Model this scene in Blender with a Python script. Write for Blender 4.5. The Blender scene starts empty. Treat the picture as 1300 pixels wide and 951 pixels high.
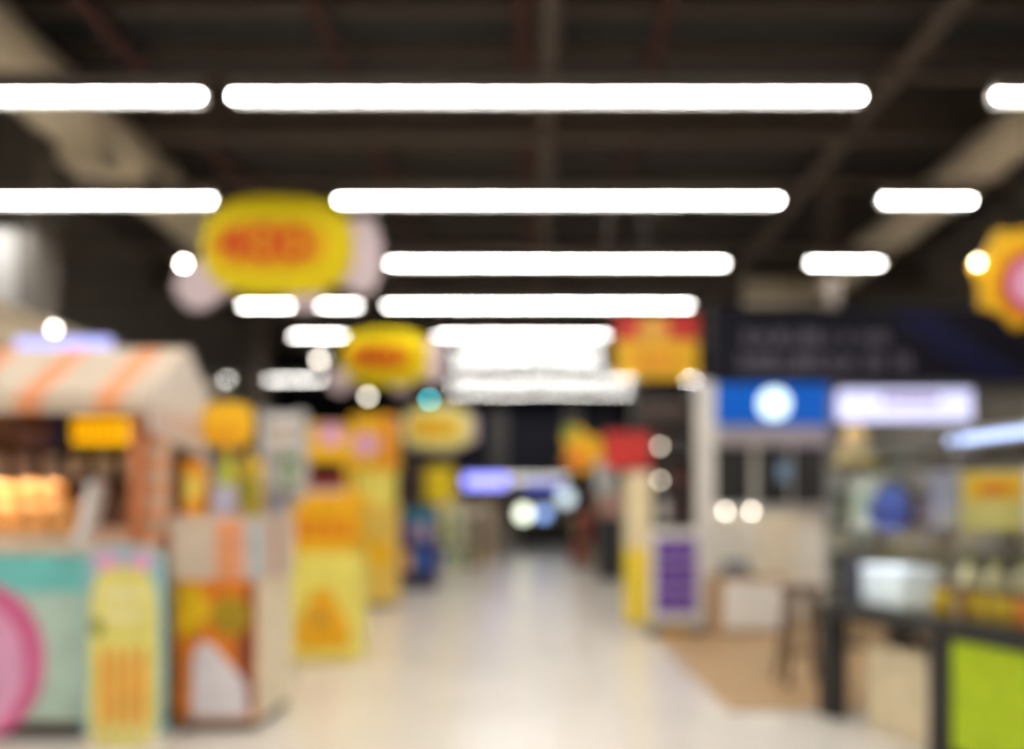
import bpy, bmesh, math, random
from mathutils import Vector, Matrix
random.seed(7)
scene = bpy.context.scene
col = scene.collection
PI = math.pi
# ------------------------------------------------------------------ camera, world, exposure
FPX = 1100.0            # focal length in pixels of the 1300 px wide frame
CAM_H = 1.4             # eye height
VPX, VPY = 680.0, 658.0 # vanishing point of the aisle
cam_d = bpy.data.cameras.new('camera')
cam = bpy.data.objects.new('camera', cam_d); col.objects.link(cam)
cam.location = (0, 0, CAM_H); cam.rotation_euler = (PI / 2, 0, 0)
cam_d.sensor_width = 36.0; cam_d.lens = 36.0 * FPX / 1300.0
cam_d.shift_x = -(VPX - 650.0) / 1300.0
cam_d.shift_y = (VPY - 475.5) / 1300.0
cam_d.clip_start = 0.05; cam_d.clip_end = 200
cam_d.dof.use_dof = True
cam_d.dof.focus_distance = 0.8          # lens focused close up: the whole hall is out of focus
cam_d.dof.aperture_fstop = 1.30
cam_d.dof.aperture_blades = 0
scene.camera = cam
w = bpy.data.worlds.new('hall_ambient'); scene.world = w; w.use_nodes = True
w.node_tree.nodes['Background'].inputs[0].default_value = (0.9, 0.92, 1.0, 1)
w.node_tree.nodes['Background'].inputs[1].default_value = 0.05
scene.view_settings.view_transform = 'Standard'
scene.view_settings.look = 'None'
scene.view_settings.gamma = 1.0
scene.view_settings.use_curve_mapping = False
scene.view_settings.exposure = 0.45
TUBE_L = 62.0

def PX(x, d): return (x - VPX) * d / FPX
def PZ(y, d): return CAM_H + (VPY - y) * d / FPX

# ------------------------------------------------------------------ materials
def lin(c):
    return tuple(((v / 255) / 12.92 if v / 255 <= 0.04045 else ((v / 255 + 0.055) / 1.055) ** 2.4) for v in c)
MATS = {}
def mat(name, rgb, rough=0.5, metal=0.0, var=0.10, scale=6.0, bump=0.0, coat=0.0, spec=0.5):
    if name in MATS: return MATS[name]
    m = bpy.data.materials.new(name); m.use_nodes = True
    nt = m.node_tree; b = nt.nodes['Principled BSDF']
    c = lin(rgb)
    tc = nt.nodes.new('ShaderNodeTexCoord'); nz = nt.nodes.new('ShaderNodeTexNoise')
    nz.inputs['Scale'].default_value = scale; nz.inputs['Detail'].default_value = 4
    nt.links.new(tc.outputs['Object'], nz.inputs['Vector'])
    rp = nt.nodes.new('ShaderNodeValToRGB')
    rp.color_ramp.elements[0].position = 0.3; rp.color_ramp.elements[1].position = 0.7
    rp.color_ramp.elements[0].color = (*[v * (1 - var) for v in c], 1)
    rp.color_ramp.elements[1].color = (*[min(1, v * (1 + var)) for v in c], 1)
    nt.links.new(nz.outputs['Fac'], rp.inputs['Fac'])
    nt.links.new(rp.outputs['Color'], b.inputs['Base Color'])
    b.inputs['Roughness'].default_value = rough; b.inputs['Metallic'].default_value = metal
    b.inputs['Coat Weight'].default_value = coat; b.inputs['Specular IOR Level'].default_value = spec
    if bump:
        bp = nt.nodes.new('ShaderNodeBump'); bp.inputs['Strength'].default_value = bump; bp.inputs['Distance'].default_value = 0.01
        nt.links.new(nz.outputs['Fac'], bp.inputs['Height']); nt.links.new(bp.outputs['Normal'], b.inputs['Normal'])
    MATS[name] = m
    return m
def emit(name, rgb, strength):
    if name in MATS: return MATS[name]
    m = bpy.data.materials.new(name); m.use_nodes = True
    nt = m.node_tree; b = nt.nodes['Principled BSDF']
    b.inputs['Base Color'].default_value = (*lin(rgb), 1)
    b.inputs['Emission Color'].default_value = (*lin(rgb), 1)
    b.inputs['Emission Strength'].default_value = strength
    MATS[name] = m
    return m
def glass(name, tint):
    m = bpy.data.materials.new(name); m.use_nodes = True
    nt = m.node_tree; nt.nodes.remove(nt.nodes['Principled BSDF'])
    out = nt.nodes['Material Output']
    tr = nt.nodes.new('ShaderNodeBsdfTransparent'); tr.inputs[0].default_value = (*tint, 1)
    gl = nt.nodes.new('ShaderNodeBsdfGlossy'); gl.inputs['Roughness'].default_value = 0.03
    lw = nt.nodes.new('ShaderNodeLayerWeight')
    pw = nt.nodes.new('ShaderNodeMath'); pw.operation = 'POWER'; pw.inputs[1].default_value = 5.0
    fr = nt.nodes.new('ShaderNodeMath'); fr.operation = 'MULTIPLY_ADD'; fr.inputs[1].default_value = 0.9; fr.inputs[2].default_value = 0.03
    nt.links.new(lw.outputs['Facing'], pw.inputs[0]); nt.links.new(pw.outputs[0], fr.inputs[0])
    mx = nt.nodes.new('ShaderNodeMixShader')
    nt.links.new(fr.outputs[0], mx.inputs[0]); nt.links.new(tr.outputs[0], mx.inputs[1]); nt.links.new(gl.outputs[0], mx.inputs[2])
    nt.links.new(mx.outputs[0], out.inputs[0])
    MATS[name] = m
    return m
def tiles(name, rgb, joint, size, rough, plank=False):
    m = bpy.data.materials.new(name); m.use_nodes = True
    nt = m.node_tree; b = nt.nodes['Principled BSDF']
    tc = nt.nodes.new('ShaderNodeTexCoord'); br = nt.nodes.new('ShaderNodeTexBrick')
    nt.links.new(tc.outputs['Object'], br.inputs['Vector'])
    br.offset = 0.5 if plank else 0.0
    br.inputs['Scale'].default_value = 1.0
    br.inputs['Brick Width'].default_value = size * (6 if plank else 1); br.inputs['Row Height'].default_value = size
    br.inputs['Mortar Size'].default_value = 0.003
    c = lin(rgb); v = 0.14 if plank else 0.03
    br.inputs['Color1'].default_value = (*[x * (1 - v) for x in c], 1)
    br.inputs['Color2'].default_value = (*[min(1, x * (1 + v)) for x in c], 1)
    br.inputs['Mortar'].default_value = (*lin(joint), 1)
    nt.links.new(br.outputs['Color'], b.inputs['Base Color'])
    nz = nt.nodes.new('ShaderNodeTexNoise'); nz.inputs['Scale'].default_value = 1.3
    mr = nt.nodes.new('ShaderNodeMapRange')
    mr.inputs['To Min'].default_value = rough * 0.8; mr.inputs['To Max'].default_value = rough * 1.25
    nt.links.new(tc.outputs['Object'], nz.inputs['Vector']); nt.links.new(nz.outputs['Fac'], mr.inputs['Value'])
    nt.links.new(mr.outputs['Result'], b.inputs['Roughness'])
    MATS[name] = m
    return m
WHITE = mat('white paint', (232, 228, 222), 0.45)
PETAL = mat('white foam board', (206, 186, 190), 0.6)
GREYW = mat('light grey laminate', (200, 198, 196), 0.45)
CREAM = mat('cream laminate', (240, 228, 204), 0.5)
BEIGE = mat('beige painted metal', (205, 188, 160), 0.55)
TAN = mat('tan wood', (188, 148, 100), 0.5, scale=14)
BROWN = mat('dark brown wood', (86, 58, 44), 0.5, scale=14)
STOOLW = mat('brown stool wood', (112, 84, 66), 0.5, scale=14)
ORWOOD = mat('orange varnished wood', (196, 120, 74), 0.45, scale=14)
BLACK = mat('black powder coat', (34, 34, 36), 0.5)
CHAR = mat('charcoal laminate', (62, 58, 56), 0.5)
NAVY = mat('navy sign panel', (20, 20, 32), 0.7, spec=0.2)
NAVY2 = mat('navy blue swoosh', (26, 29, 66), 0.7, spec=0.2)
YEL = mat('bright yellow print', (250, 215, 0), 0.45)
YELP = mat('pale yellow print', (248, 232, 110), 0.45)
YELO = mat('golden yellow card', (252, 190, 0), 0.45)
ORANGE = mat('orange print', (242, 140, 20), 0.45)
RED = mat('red print', (206, 44, 34), 0.45)
DKRED = mat('dark maroon card', (74, 26, 30), 0.5)
PURPLE = mat('purple print', (100, 62, 150), 0.45)
LILAC = mat('lilac grey plastic', (186, 180, 204), 0.4)
TEAL = mat('turquoise print', (120, 205, 200), 0.45)
TEALD = mat('deep teal card', (24, 110, 140), 0.45)
BLUE = mat('royal blue plastic', (40, 84, 190), 0.35)
BLUEF = emit('backlit blue fascia', (0, 92, 190), 0.42)
INDIGO = mat('indigo card', (52, 44, 130), 0.45)
PINK = mat('rose pink print', (226, 112, 160), 0.45)
PINKL = mat('light pink print', (238, 172, 208), 0.45)
PEACH = mat('peach fabric', (236, 160, 112), 0.75, bump=0.1)
FCREAM = mat('cream fabric', (216, 196, 174), 0.75, bump=0.1)
BUN = mat('baked bun crust', (238, 168, 98), 0.55, var=0.25, scale=20, bump=0.1)
GREEN = mat('leaf green print', (96, 170, 60), 0.5)
OLIVE = mat('olive card', (150, 148, 40), 0.5)
LIME = mat('lime green panel', (178, 205, 0), 0.45)
SILVER = mat('brushed steel', (190, 190, 190), 0.35, metal=0.8)
GALV = mat('galvanised duct', (250, 236, 212), 0.55)
CEILM = mat('dark roof deck', (58, 59, 61), 0.8)
STEELB = mat('brown primed steel', (106, 95, 86), 0.7)
PIPER = mat('dark red pipe', (88, 50, 46), 0.6)
WALLM = mat('grey wall paint', (120, 114, 108), 0.7)
GLASS = glass('clear glass', (0.95, 0.98, 0.97))
TUBE = emit('fluorescent tube', (255, 253, 248), TUBE_L)

# ------------------------------------------------------------------ mesh building
class MB:
    def __init__(s): s.bm = bmesh.new(); s.mi = 0
    def _fin(s, faces, smooth=False):
        for f in faces:
            f.material_index = s.mi; f.smooth = smooth
    def box(s, c, d, bev=0.0, rot=None):
        g = bmesh.ops.create_cube(s.bm, size=1.0)
        vs = g['verts']
        bmesh.ops.scale(s.bm, vec=d, verts=vs)
        es = set(e for v in vs for e in v.link_edges)
        fs = set(f for v in vs for f in v.link_faces)
        if bev > 0:
            r = bmesh.ops.bevel(s.bm, geom=list(es), offset=min(bev, min(d) * 0.45), segments=2, affect='EDGES', profile=0.5)
            vs = list(set(r['verts']) | set(v for v in vs if v.is_valid))
            fs = set(f for v in vs for f in v.link_faces)
        m = Matrix.Translation(Vector(c))
        if rot is not None: m = m @ rot
        bmesh.ops.transform(s.bm, matrix=m, verts=vs)
        s._fin(fs)
        return s
    def span(s, x0, x1, y0, y1, z0, z1, bev=0.0):
        return s.box(((x0 + x1) / 2, (y0 + y1) / 2, (z0 + z1) / 2), (abs(x1 - x0), abs(y1 - y0), abs(z1 - z0)), bev)
    def cyl(s, p0, p1, r0, r1=None, n=16):
        r1 = r0 if r1 is None else r1
        p0, p1 = Vector(p0), Vector(p1); d = p1 - p0
        g = bmesh.ops.create_cone(s.bm, cap_ends=True, cap_tris=False, segments=n, radius1=r0, radius2=r1, depth=d.length)
        m = Matrix.Translation((p0 + p1) / 2) @ d.to_track_quat('Z', 'Y').to_matrix().to_4x4()
        bmesh.ops.transform(s.bm, matrix=m, verts=g['verts'])
        for f in set(f for v in g['verts'] for f in v.link_faces):
            f.material_index = s.mi; f.smooth = len(f.verts) == 4
        return s
    def sph(s, c, r, n=14, flat=None):
        g = bmesh.ops.create_uvsphere(s.bm, u_segments=n, v_segments=max(6, n // 2), radius=1.0)
        rr = (r, r, r) if not isinstance(r, tuple) else r
        bmesh.ops.transform(s.bm, matrix=Matrix.Translation(Vector(c)) @ Matrix.Diagonal((*rr, 1)), verts=g['verts'])
        if flat is not None:
            for v in g['verts']:
                if v.co.z < flat: v.co.z = flat
        s._fin(set(f for v in g['verts'] for f in v.link_faces), True)
        return s
    def prism(s, pts, y0, y1):      # outline in x,z extruded along y
        a = [s.bm.verts.new((x, y0, z)) for x, z in pts]; b = [s.bm.verts.new((x, y1, z)) for x, z in pts]
        n = len(pts); fs = [s.bm.faces.new(a), s.bm.faces.new(b[::-1])]
        for i in range(n): fs.append(s.bm.faces.new((a[i], b[i], b[(i + 1) % n], a[(i + 1) % n])))
        s._fin(fs); bmesh.ops.recalc_face_normals(s.bm, faces=fs)
        return s
    def ring(s, c, ro, ri, y0, y1, n=32, sx=1.0):
        cx, cz = c
        V = []
        for y in (y0, y1):
            for r in (ro, ri):
                V.append([s.bm.verts.new((cx + sx * r * math.cos(2 * PI * i / n), y, cz + r * math.sin(2 * PI * i / n))) for i in range(n)])
        fs = []
        for i in range(n):
            j = (i + 1) % n
            for p, q in ((0, 1), (1, 3), (3, 2), (2, 0)):
                fs.append(s.bm.faces.new((V[p][i], V[p][j], V[q][j], V[q][i])))
        s._fin(fs); bmesh.ops.recalc_face_normals(s.bm, faces=fs)
        return s
    def lathe(s, prof, c=(0, 0, 0), n=18):
        rows = []
        for r, z in prof:
            rows.append([s.bm.verts.new((c[0] + max(r, 1e-4) * math.cos(2 * PI * i / n), c[1] + max(r, 1e-4) * math.sin(2 * PI * i / n), c[2] + z)) for i in range(n)])
        fs = []
        for a, b in zip(rows, rows[1:]):
            for i in range(n):
                j = (i + 1) % n
                fs.append(s.bm.faces.new((a[i], a[j], b[j], b[i])))
        s._fin(fs, True)
        e = [s.bm.faces.new(rows[0][::-1]), s.bm.faces.new(rows[-1])]
        s._fin(e)
        bmesh.ops.recalc_face_normals(s.bm, faces=fs + e)
        return s
    def solid(s, quad, t):          # a quad given by 4 points, thickened
        p = [Vector(q) for q in quad]; n = (p[1] - p[0]).cross(p[3] - p[0]).normalized() * t
        a = [s.bm.verts.new(q) for q in p]; b = [s.bm.verts.new(q + n) for q in p]
        fs = [s.bm.faces.new(a), s.bm.faces.new(b[::-1])]
        k = len(p)
        for i in range(k): fs.append(s.bm.faces.new((a[i], b[i], b[(i + 1) % k], a[(i + 1) % k])))
        s._fin(fs); bmesh.ops.recalc_face_normals(s.bm, faces=fs)
        return s
    def build(s, name, mats, parent=None, loc=(0, 0, 0), rotz=0.0, label=None):
        me = bpy.data.meshes.new(name); s.bm.to_mesh(me); s.bm.free()
        for m in (mats if isinstance(mats, (list, tuple)) else [mats]): me.materials.append(m)
        o = bpy.data.objects.new(name, me); col.objects.link(o)
        o.location = loc; o.rotation_euler = (0, 0, rotz)
        if parent: o.parent = parent
        if label: o['label'] = label
        return o
def tag(o, label, cat, group=None, kind=None):
    o['label'] = label
    if cat: o['category'] = cat
    if group: o['group'] = group
    if kind: o['kind'] = kind
    return o
def thing(name, label, cat, loc=(0, 0, 0), rotz=0.0, group=None):
    o = bpy.data.objects.new(name, None); col.objects.link(o)
    o.empty_display_size = 0.2
    o.location = loc; o.rotation_euler = (0, 0, rotz)
    return tag(o, label, cat, group)
def struct(o, label=None):
    o['kind'] = 'structure'
    if label: o['label'] = label
    return o
def copy_tree(o, parent=None, loc=None):
    c = o.copy(); col.objects.link(c)
    if parent: c.parent = parent
    if loc is not None: c.location = loc
    for ch in list(o.children): copy_tree(ch, c)
    return c
def text_part(name, body, size, m, parent, loc, extrude=0.006, bold=0.0, sx=1.0):
    cu = bpy.data.curves.new(name, 'FONT'); cu.body = body; cu.size = size; cu.extrude = extrude; cu.offset = bold
    cu.align_x = 'CENTER'; cu.align_y = 'CENTER'
    to = bpy.data.objects.new(name + '_curve', cu)
    me = bpy.data.meshes.new_from_object(to)
    bpy.data.objects.remove(to); bpy.data.curves.remove(cu)
    me.name = name; me.materials.append(m)
    o = bpy.data.objects.new(name, me); col.objects.link(o); o.parent = parent
    o.location = loc; o.rotation_euler = (PI / 2, 0, 0); o.scale = (sx, 1, 1)
    return o
def ell(cx, cz, a, b, n=40, p=2.0, lob=0, amp=0.0):
    pts = []
    for i in range(n):
        t = 2 * PI * i / n; c, s_ = math.cos(t), math.sin(t)
        k = 1 + (amp * abs(math.sin(lob * t / 2)) if lob else 0)
        pts.append((cx + k * a * math.copysign(abs(c) ** (2 / p), c), cz + k * b * math.copysign(abs(s_) ** (2 / p), s_)))
    return pts

ORD = ['leftmost', 'second from left', 'third from left', 'fourth from left', 'fifth from left', 'sixth from left', 'seventh from left', 'eighth from left', 'ninth from left', 'tenth from left', 'eleventh from left', 'twelfth from left', 'thirteenth from left', 'fourteenth from left']
# ------------------------------------------------------------------ the hall
HALL_Z = 7.6
floor_m = tiles('glossy cream floor tiles', (227, 219, 208), (198, 190, 178), 0.6, 0.22)
wood_m = tiles('tan wood plank floor', (186, 152, 108), (120, 92, 62), 0.14, 0.4, plank=True)
struct(MB().span(-9.2, 9.2, -8, 50, -0.1, 0).build('floor', floor_m), 'glossy cream tiled floor of the aisle')
struct(MB().span(1.4, 9.0, 6.3, 13.6, 0.0, 0.012).build('floor', wood_m), 'tan wood floor of the shop on the right')
bm = MB()
n = 60                                      # trapezoidal roof deck, ribs across the hall
for i in range(n):
    y0 = -8 + i * 38.0 / n; q = 38.0 / n
    prof = [(y0, 0), (y0 + q * .4, 0), (y0 + q * .5, .09), (y0 + q * .9, .09), (y0 + q, 0)]
    for (ya, za), (yb, zb) in zip(prof, prof[1:]):
        bm.solid([(-9.2, ya, HALL_Z + za), (9.2, ya, HALL_Z + za), (9.2, yb, HALL_Z + zb), (-9.2, yb, HALL_Z + zb)], 0.02)
ceil = struct(bm.build('ceiling', CEILM), 'dark corrugated roof deck')
for i in range(20):                         # purlins across
    y = 9.3 + i * 1.05
    MB().span(-9.2, 9.2, y - .05, y + .05, HALL_Z - .16, HALL_Z - .01).build('purlin', STEELB, ceil)
for y in (12.35, 20.4, 27.9):               # deeper girders across
    g = MB(); g.span(-9.2, 9.2, y - .12, y + .12, 6.80, 6.84); g.span(-9.2, 9.2, y - .12, y + .12, 7.12, 7.16); g.span(-9.2, 9.2, y - .02, y + .02, 6.84, 7.12)
    g.span(-9.2, 9.2, y - .05, y + .05, 7.16, 7.44)
    g.build('girder', STEELB, ceil)
for x, r, m in ((-.16, .09, PIPER), (.16, .13, STEELB), (-2.5, .07, PIPER), (-5.1, .08, PIPER), (1.5, .07, PIPER), (4.55, .12, STEELB)):
    MB().cyl((x, 2, 7.2 if r < .1 else 7.0), (x, 29.6, 7.2 if r < .1 else 7.0), r).build('pipe', m, ceil)
struct(MB().span(-9.3, -9.1, -8, 30, 0, 7.7).build('wall_left', WALLM))
struct(MB().span(9.1, 9.3, -8, 30, 0, 7.7).build('wall_right', WALLM))
struct(MB().span(-9.3, 9.3, -8.2, -8, 0, 7.7).build('wall_back', WALLM))
fw = struct(MB().span(-9.3, 9.3, 30, 30.4, 3.0, 7.7).span(-9.3, -3.5, 30, 30.4, 0, 3.0).span(3.6, 9.3, 30, 30.4, 0, 3.0).build('wall_far', NAVY), 'dark navy wall above the far passage')
for xp in (506, 633, 727, 812):
    x = PX(xp, 30); MB().span(x - .3, x + .3, 29.9, 30, 3.0, 7.6, .01).build('pilaster', CHAR, fw)
# passage beyond
struct(MB().span(-5, -4.9, 30.4, 50, 0, 3.6).build('wall_passage_left', mat('passage wall', (190, 178, 160), .6)))
struct(MB().span(4.9, 5, 30.4, 50, 0, 3.6).build('wall_passage_right', MATS['passage wall']))
struct(MB().span(-5, 5, 49.8, 50, 0, 3.6).build('wall_passage_end', MATS['passage wall']))
struct(MB().span(-5, 5, 30.4, 50, 3.5, 3.6).build('ceiling', CEILM), 'low dark ceiling of the far passage')
for i, y in enumerate((33.5, 38, 42.5, 47)):
    t = thing('passage_light', ['nearest', 'second', 'third', 'farthest'][i] + ' ceiling light panel in the passage beyond the hall', 'ceiling light', (0, y, 3.415), group='lights in the far passage')
    MB().span(-1.6, 1.6, -.14, .14, .02, .08, .01).build('housing', WHITE, t)
    MB().span(-1.55, 1.55, -.1, .1, -.01, .02).build('diffuser', emit('passage diffuser', (255, 250, 240), 4.0), t)
# columns of the hall
for x, y, wd, m, lab in ((-7.08, 12.0, .6, WALLM, 'grey-beige square column at the left edge behind the striped stall'),
                         (4.85, 14.3, .26, STEELB, 'slim brown steel column rising behind the dark shop header'),
                         (-6.5, 20.2, .34, STEELB, 'brown steel column behind the small left light segments')):
    t = thing('column', lab, 'column', (x, y, 0))
    if wd > .5: MB().span(-.3, .06, -wd / 2 - .03, -wd / 2, 4.25, 5.3, .005).build('white_panel', GREYW, t)
    MB().span(-wd / 2, wd / 2, -wd / 2, wd / 2, 0.25, HALL_Z, .015).build('shaft', m, t)
    MB().span(-wd / 2 - .06, wd / 2 + .06, -wd / 2 - .06, wd / 2 + .06, 0, .25, .02).build('base', CHAR, t)
    MB().span(-wd / 2 - .05, wd / 2 + .05, -wd / 2 - .05, wd / 2 + .05, 7.3, 7.43, .01).build('cap', m, t)
# left shop front: cream fascia running down the hall
t = thing('shop_fascia', 'beige fascia board sloping away along the left side above the striped stall', 'fascia', (-6.3, 0, 0))
MB().span(-.1, .1, 7.2, 16.5, 3.42, 3.82, .02).build('fascia_board', BEIGE, t)
MB().span(-.14, .16, 7.15, 16.55, 3.82, 3.9, .01).build('cornice', BEIGE, t)
for y in (7.6, 10.6, 13.4, 16.2):
    MB().span(-.09, .09, y - .09, y + .09, 0, 3.42, .01).build('post', BEIGE, t)
t = thing('blue_lit_sign', 'pale blue glowing sign bar above the striped awning at the left edge', 'lit sign', (PX(78, 9.2), 9.2, PZ(438, 9.2)))
MB().span(-.5, .5, 0, .1, -.08, .08, .01).build('sign_face', emit('pale blue sign light', (176, 182, 255), .75), t)
MB().span(-.53, .53, .1, .2, -.1, .1, .01).build('sign_back', CHAR, t)
bx_, bz_ = PX(62, 9.2) - PX(78, 9.2), PZ(415, 9.2) - PZ(438, 9.2)
MB().sph((bx_, .1, bz_), .03).build('bulb', emit('sign bulb', (255, 238, 226), 20), t)
MB().cyl((bx_, .14, .09), (bx_, .11, bz_), .01, n=8).build('bulb_stem', CHAR, t)
for x in (-.4, .4): MB().cyl((x, .15, -PZ(438, 9.2)), (x, .15, -.09), .02).build('support', CHAR, t)
def duct(name, lab, x, z, r, y0, y1, elbow=0):
    t = thing(name, lab, 'duct', (x, y0, z))
    L = y1 - y0
    MB().cyl((0, 0, 0), (0, L, 0), r, n=28).build('duct_pipe', GALV, t)
    k = int(L / 1.3)
    for i in range(k + 1):
        MB().cyl((0, i * L / k - .03, 0), (0, i * L / k + .03, 0), r + .025, n=28).build('flange', GALV, t)
        if i % 2 == 0: MB().span(-.015, .015, i * L / k - .02, i * L / k + .02, r * .9, HALL_Z - z).build('hanger', STEELB, t)
    if elbow:
        MB().cyl((0, L, 0), (elbow, L + .1, 0), r, n=28).sph((0, L, 0), r, 20).build('elbow', GALV, t)
    return t
t = duct('air_duct', 'large round beige air duct crossing the top left corner', -6.0, 6.62, .42, 6.5, 16.5)
MB().box((.12, 4.9, -.48), (.5, .6, .36), .02).build('outlet_box', GALV, t)
MB().box((.32, 6.3, -.22), (.22, .3, .2), .03).build('vent', CHAR, t)
duct('air_duct', 'round beige air duct descending from the right edge to the dark shop header', 6.0, 6.2, .3, 7.5, 18.2, -1.6)

# ------------------------------------------------------------------ rows of fluorescent tubes
Z_T = CAM_H + 4.06
REFL = mat('grey reflector metal', (150, 146, 140), 0.5)
def fixture(t, xa, xb, k):
    MB().span(xa, xb, -.035, .035, .055, .16).build('housing', REFL, t)
    for sy in (-1, 1):      # reflector wings that shield the tube from the side
        MB().solid([(xa, sy * .033, .06), (xb, sy * .033, .06), (xb, sy * .10, -.0263), (xa, sy * .10, -.0263)], .004 * -sy).build('reflector', REFL, t)
    for i in range(k):
        u0 = xa + (xb - xa) * i / k; u1 = xa + (xb - xa) * (i + 1) / k
        MB().cyl((u0 + .012, 0, 0), (u1 - .012, 0, 0), .018, n=10).build('tube', TUBE, t)
        MB().span(u0, u0 + .011, -.02, .02, -.02, .056).build('lamp_holder', REFL, t)
        MB().span(u1 - .011, u1, -.02, .02, -.02, .056).build('lamp_holder', REFL, t)
def light_row(d, lab, runs, wires=True):
    """runs: (left px, right px, number of tubes)"""
    t = thing('light_row', lab, 'light', (0, d, Z_T), group='rows of fluorescent tubes')
    MB().span(-8.9, 8.9, -.03, .03, .16, .22).build('rail', STEELB, t)
    for a, b, k in runs: fixture(t, PX(a, d), PX(b, d), k)
    for x in (-6.6, -2.2, 2.2, 6.6):
        MB().cyl((x, 0, .22), (x, 0, HALL_Z + .08 - Z_T), .006, n=6).build('suspension_wire', CHAR, t)
    return t
light_row(8.33, 'nearest row of white tubes across the top with one long middle run', [(-222, 256, 3), (294, 1094, 5), (1263, 1585, 2)])
light_row(11.05, 'second row of white tubes, level with the top of the large yellow sign', [(-118, 269, 3), (429, 990, 5), (1121, 1234, 1)])
light_row(13.77, 'third row of white tubes, right of the large yellow sign', [(494, 921, 4), (1028, 1118, 1)])
light_row(16.5, 'fourth row of white tubes, just under the large yellow sign', [(306, 455, 2), (490, 877, 5)])
light_row(19.2, 'fifth row of white tubes, level with the top of the smaller yellow sign', [(371, 437, 1), (553, 771, 3)])
light_row(21.9, 'sixth, dimmer row of tubes, level with the middle of the smaller yellow sign', [(398, 414, 1), (575, 765, 3)])
light_row(25.3, 'seventh row of white tubes, above the dark navy far wall', [(268, 292, 1), (333, 409, 2), (571, 804, 4), (868, 886, 1)])
light_row(28.1, 'farthest row of tubes, directly over the navy far wall', [(571, 800, 4)])
for d, nm in ((5.61, 'first'), (2.89, 'second'), (.17, 'third'), (-2.55, 'fourth'), (-5.3, 'fifth')):
    t = thing('light_row', nm + ' row of tubes overhead outside the top of the picture', 'light', (0, d, Z_T), group='rows of fluorescent tubes')
    MB().span(-8.9, 8.9, -.03, .03, .16, .22).build('rail', STEELB, t)
    fixture(t, -6, 6, 10)
    for x in (-4.4, 0, 4.4): MB().cyl((x, 0, .22), (x, 0, HALL_Z + .08 - Z_T), .006, n=6).build('suspension_wire', CHAR, t)

# ------------------------------------------------------------------ small pendant lamps
def pendant(xp, yp, d, lab, m, r=.035):
    z = PZ(yp, d)
    t = thing('pendant_lamp', lab, 'lamp', (PX(xp, d), d, z), group='small pendant lamps')
    MB().sph((0, 0, 0), r, 14).build('bulb', m, t)
    MB().lathe([(.02, .12), (.05, .10), (r * 1.7, .03), (r * 1.7, .02), (.03, .03)], n=16).build('shade', CHAR, t)
    MB().cyl((0, 0, .1), (0, 0, HALL_Z - z), .006, n=6).build('cord', CHAR, t)
BULB = emit('warm white bulb', (255, 246, 232), 55)
pendant(233, 335, 10.6, 'small round lamp at the left edge of the large yellow sign', BULB, .03)
pendant(467, 503, 16.2, 'small dim round lamp under the smaller yellow sign', emit('dim bulb', (255, 246, 225), 10), .05)
pendant(545, 507, 18.2, 'small teal round lamp above the oval yellow sign', emit('teal bulb', (90, 225, 235), 11), .05)
pendant(405, 456, 15.0, 'pale round lamp left of the smaller yellow sign', emit('dim bulb', (255, 246, 225), 10), .05)

# ------------------------------------------------------------------ hanging signs
def oval_sign(xp, yp, d, wpx, lab, digits=True, lob=7):
    z = PZ(yp, d); W = wpx * d / FPX
    t = thing('hanging_sign', lab, 'sign', (PX(xp, d), d, z), group='yellow hanging signs')
    a = W / 2
    if digits:      # cloud outline: lobes sticking out at lower left, bottom and right
        shapes = [(0, 0, .80, .43), (-.90, -.36, .27, .27), (.25, -.42, .23, .23), (.90, -.02, .2, .44)]
        out = []
        for i in range(120):
            th = 2 * PI * i / 120; r = 1.3
            while r > .1 and not any(((r * math.cos(th) - cx_) / ax) ** 2 + ((r * math.sin(th) - cz_) / az) ** 2 < 1 for cx_, cz_, ax, az in shapes): r -= .01
            out.append((a * r * math.cos(th), a * r * math.sin(th)))
        MB().prism(out, 0, .05).build('cloud_board', PETAL, t)
    else:
        MB().prism(ell(-.02 * a, 0.04 * a, a * .93, a * .56, 84, 2.2, lob, .12), 0, .05).build('cloud_board', PETAL, t)
    b = MB(); b.prism(ell(-.03 * a, .06 * a, a * .82, a * .53, 48, 2.8), -.05, -.002); yl = b.build('yellow_panel', mat('sign yellow print', (218, 194, 0), .6, spec=.2) if digits else mat('pale rimmed yellow print', (255, 236, 130), .5), t)
    b = MB(); b.prism(ell(-.12 * a, .06 * a, a * .64, a * .27, 40, 2.4), -.058, -.05); b.build('orange_band', mat('sign amber print', (214, 150, 0), .6, spec=.2) if digits else YELO, yl)
    if digits: text_part('digits', '400', a * .54, mat('sign red print', (196, 62, 14), .6, spec=.2), yl, (-.18 * a, -.063, .06 * a), .005, .012 * a, 1.25)
    for x in (-a * .55, a * .55): MB().cyl((x, .02, a * .42), (x, .02, HALL_Z - z), .006, n=6).build('cable', CHAR, t)
    return t
oval_sign(357, 320, 10.0, 232, 'large yellow hanging sign with red digits on a white cloud-shaped board')
oval_sign(492, 458, 17.0, 132, 'smaller yellow hanging sign with orange-red digits in the middle distance')
t = oval_sign(557, 546, 20.0, 100, 'small oval yellow sign with a pale border in front of the navy wall', False)

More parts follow.
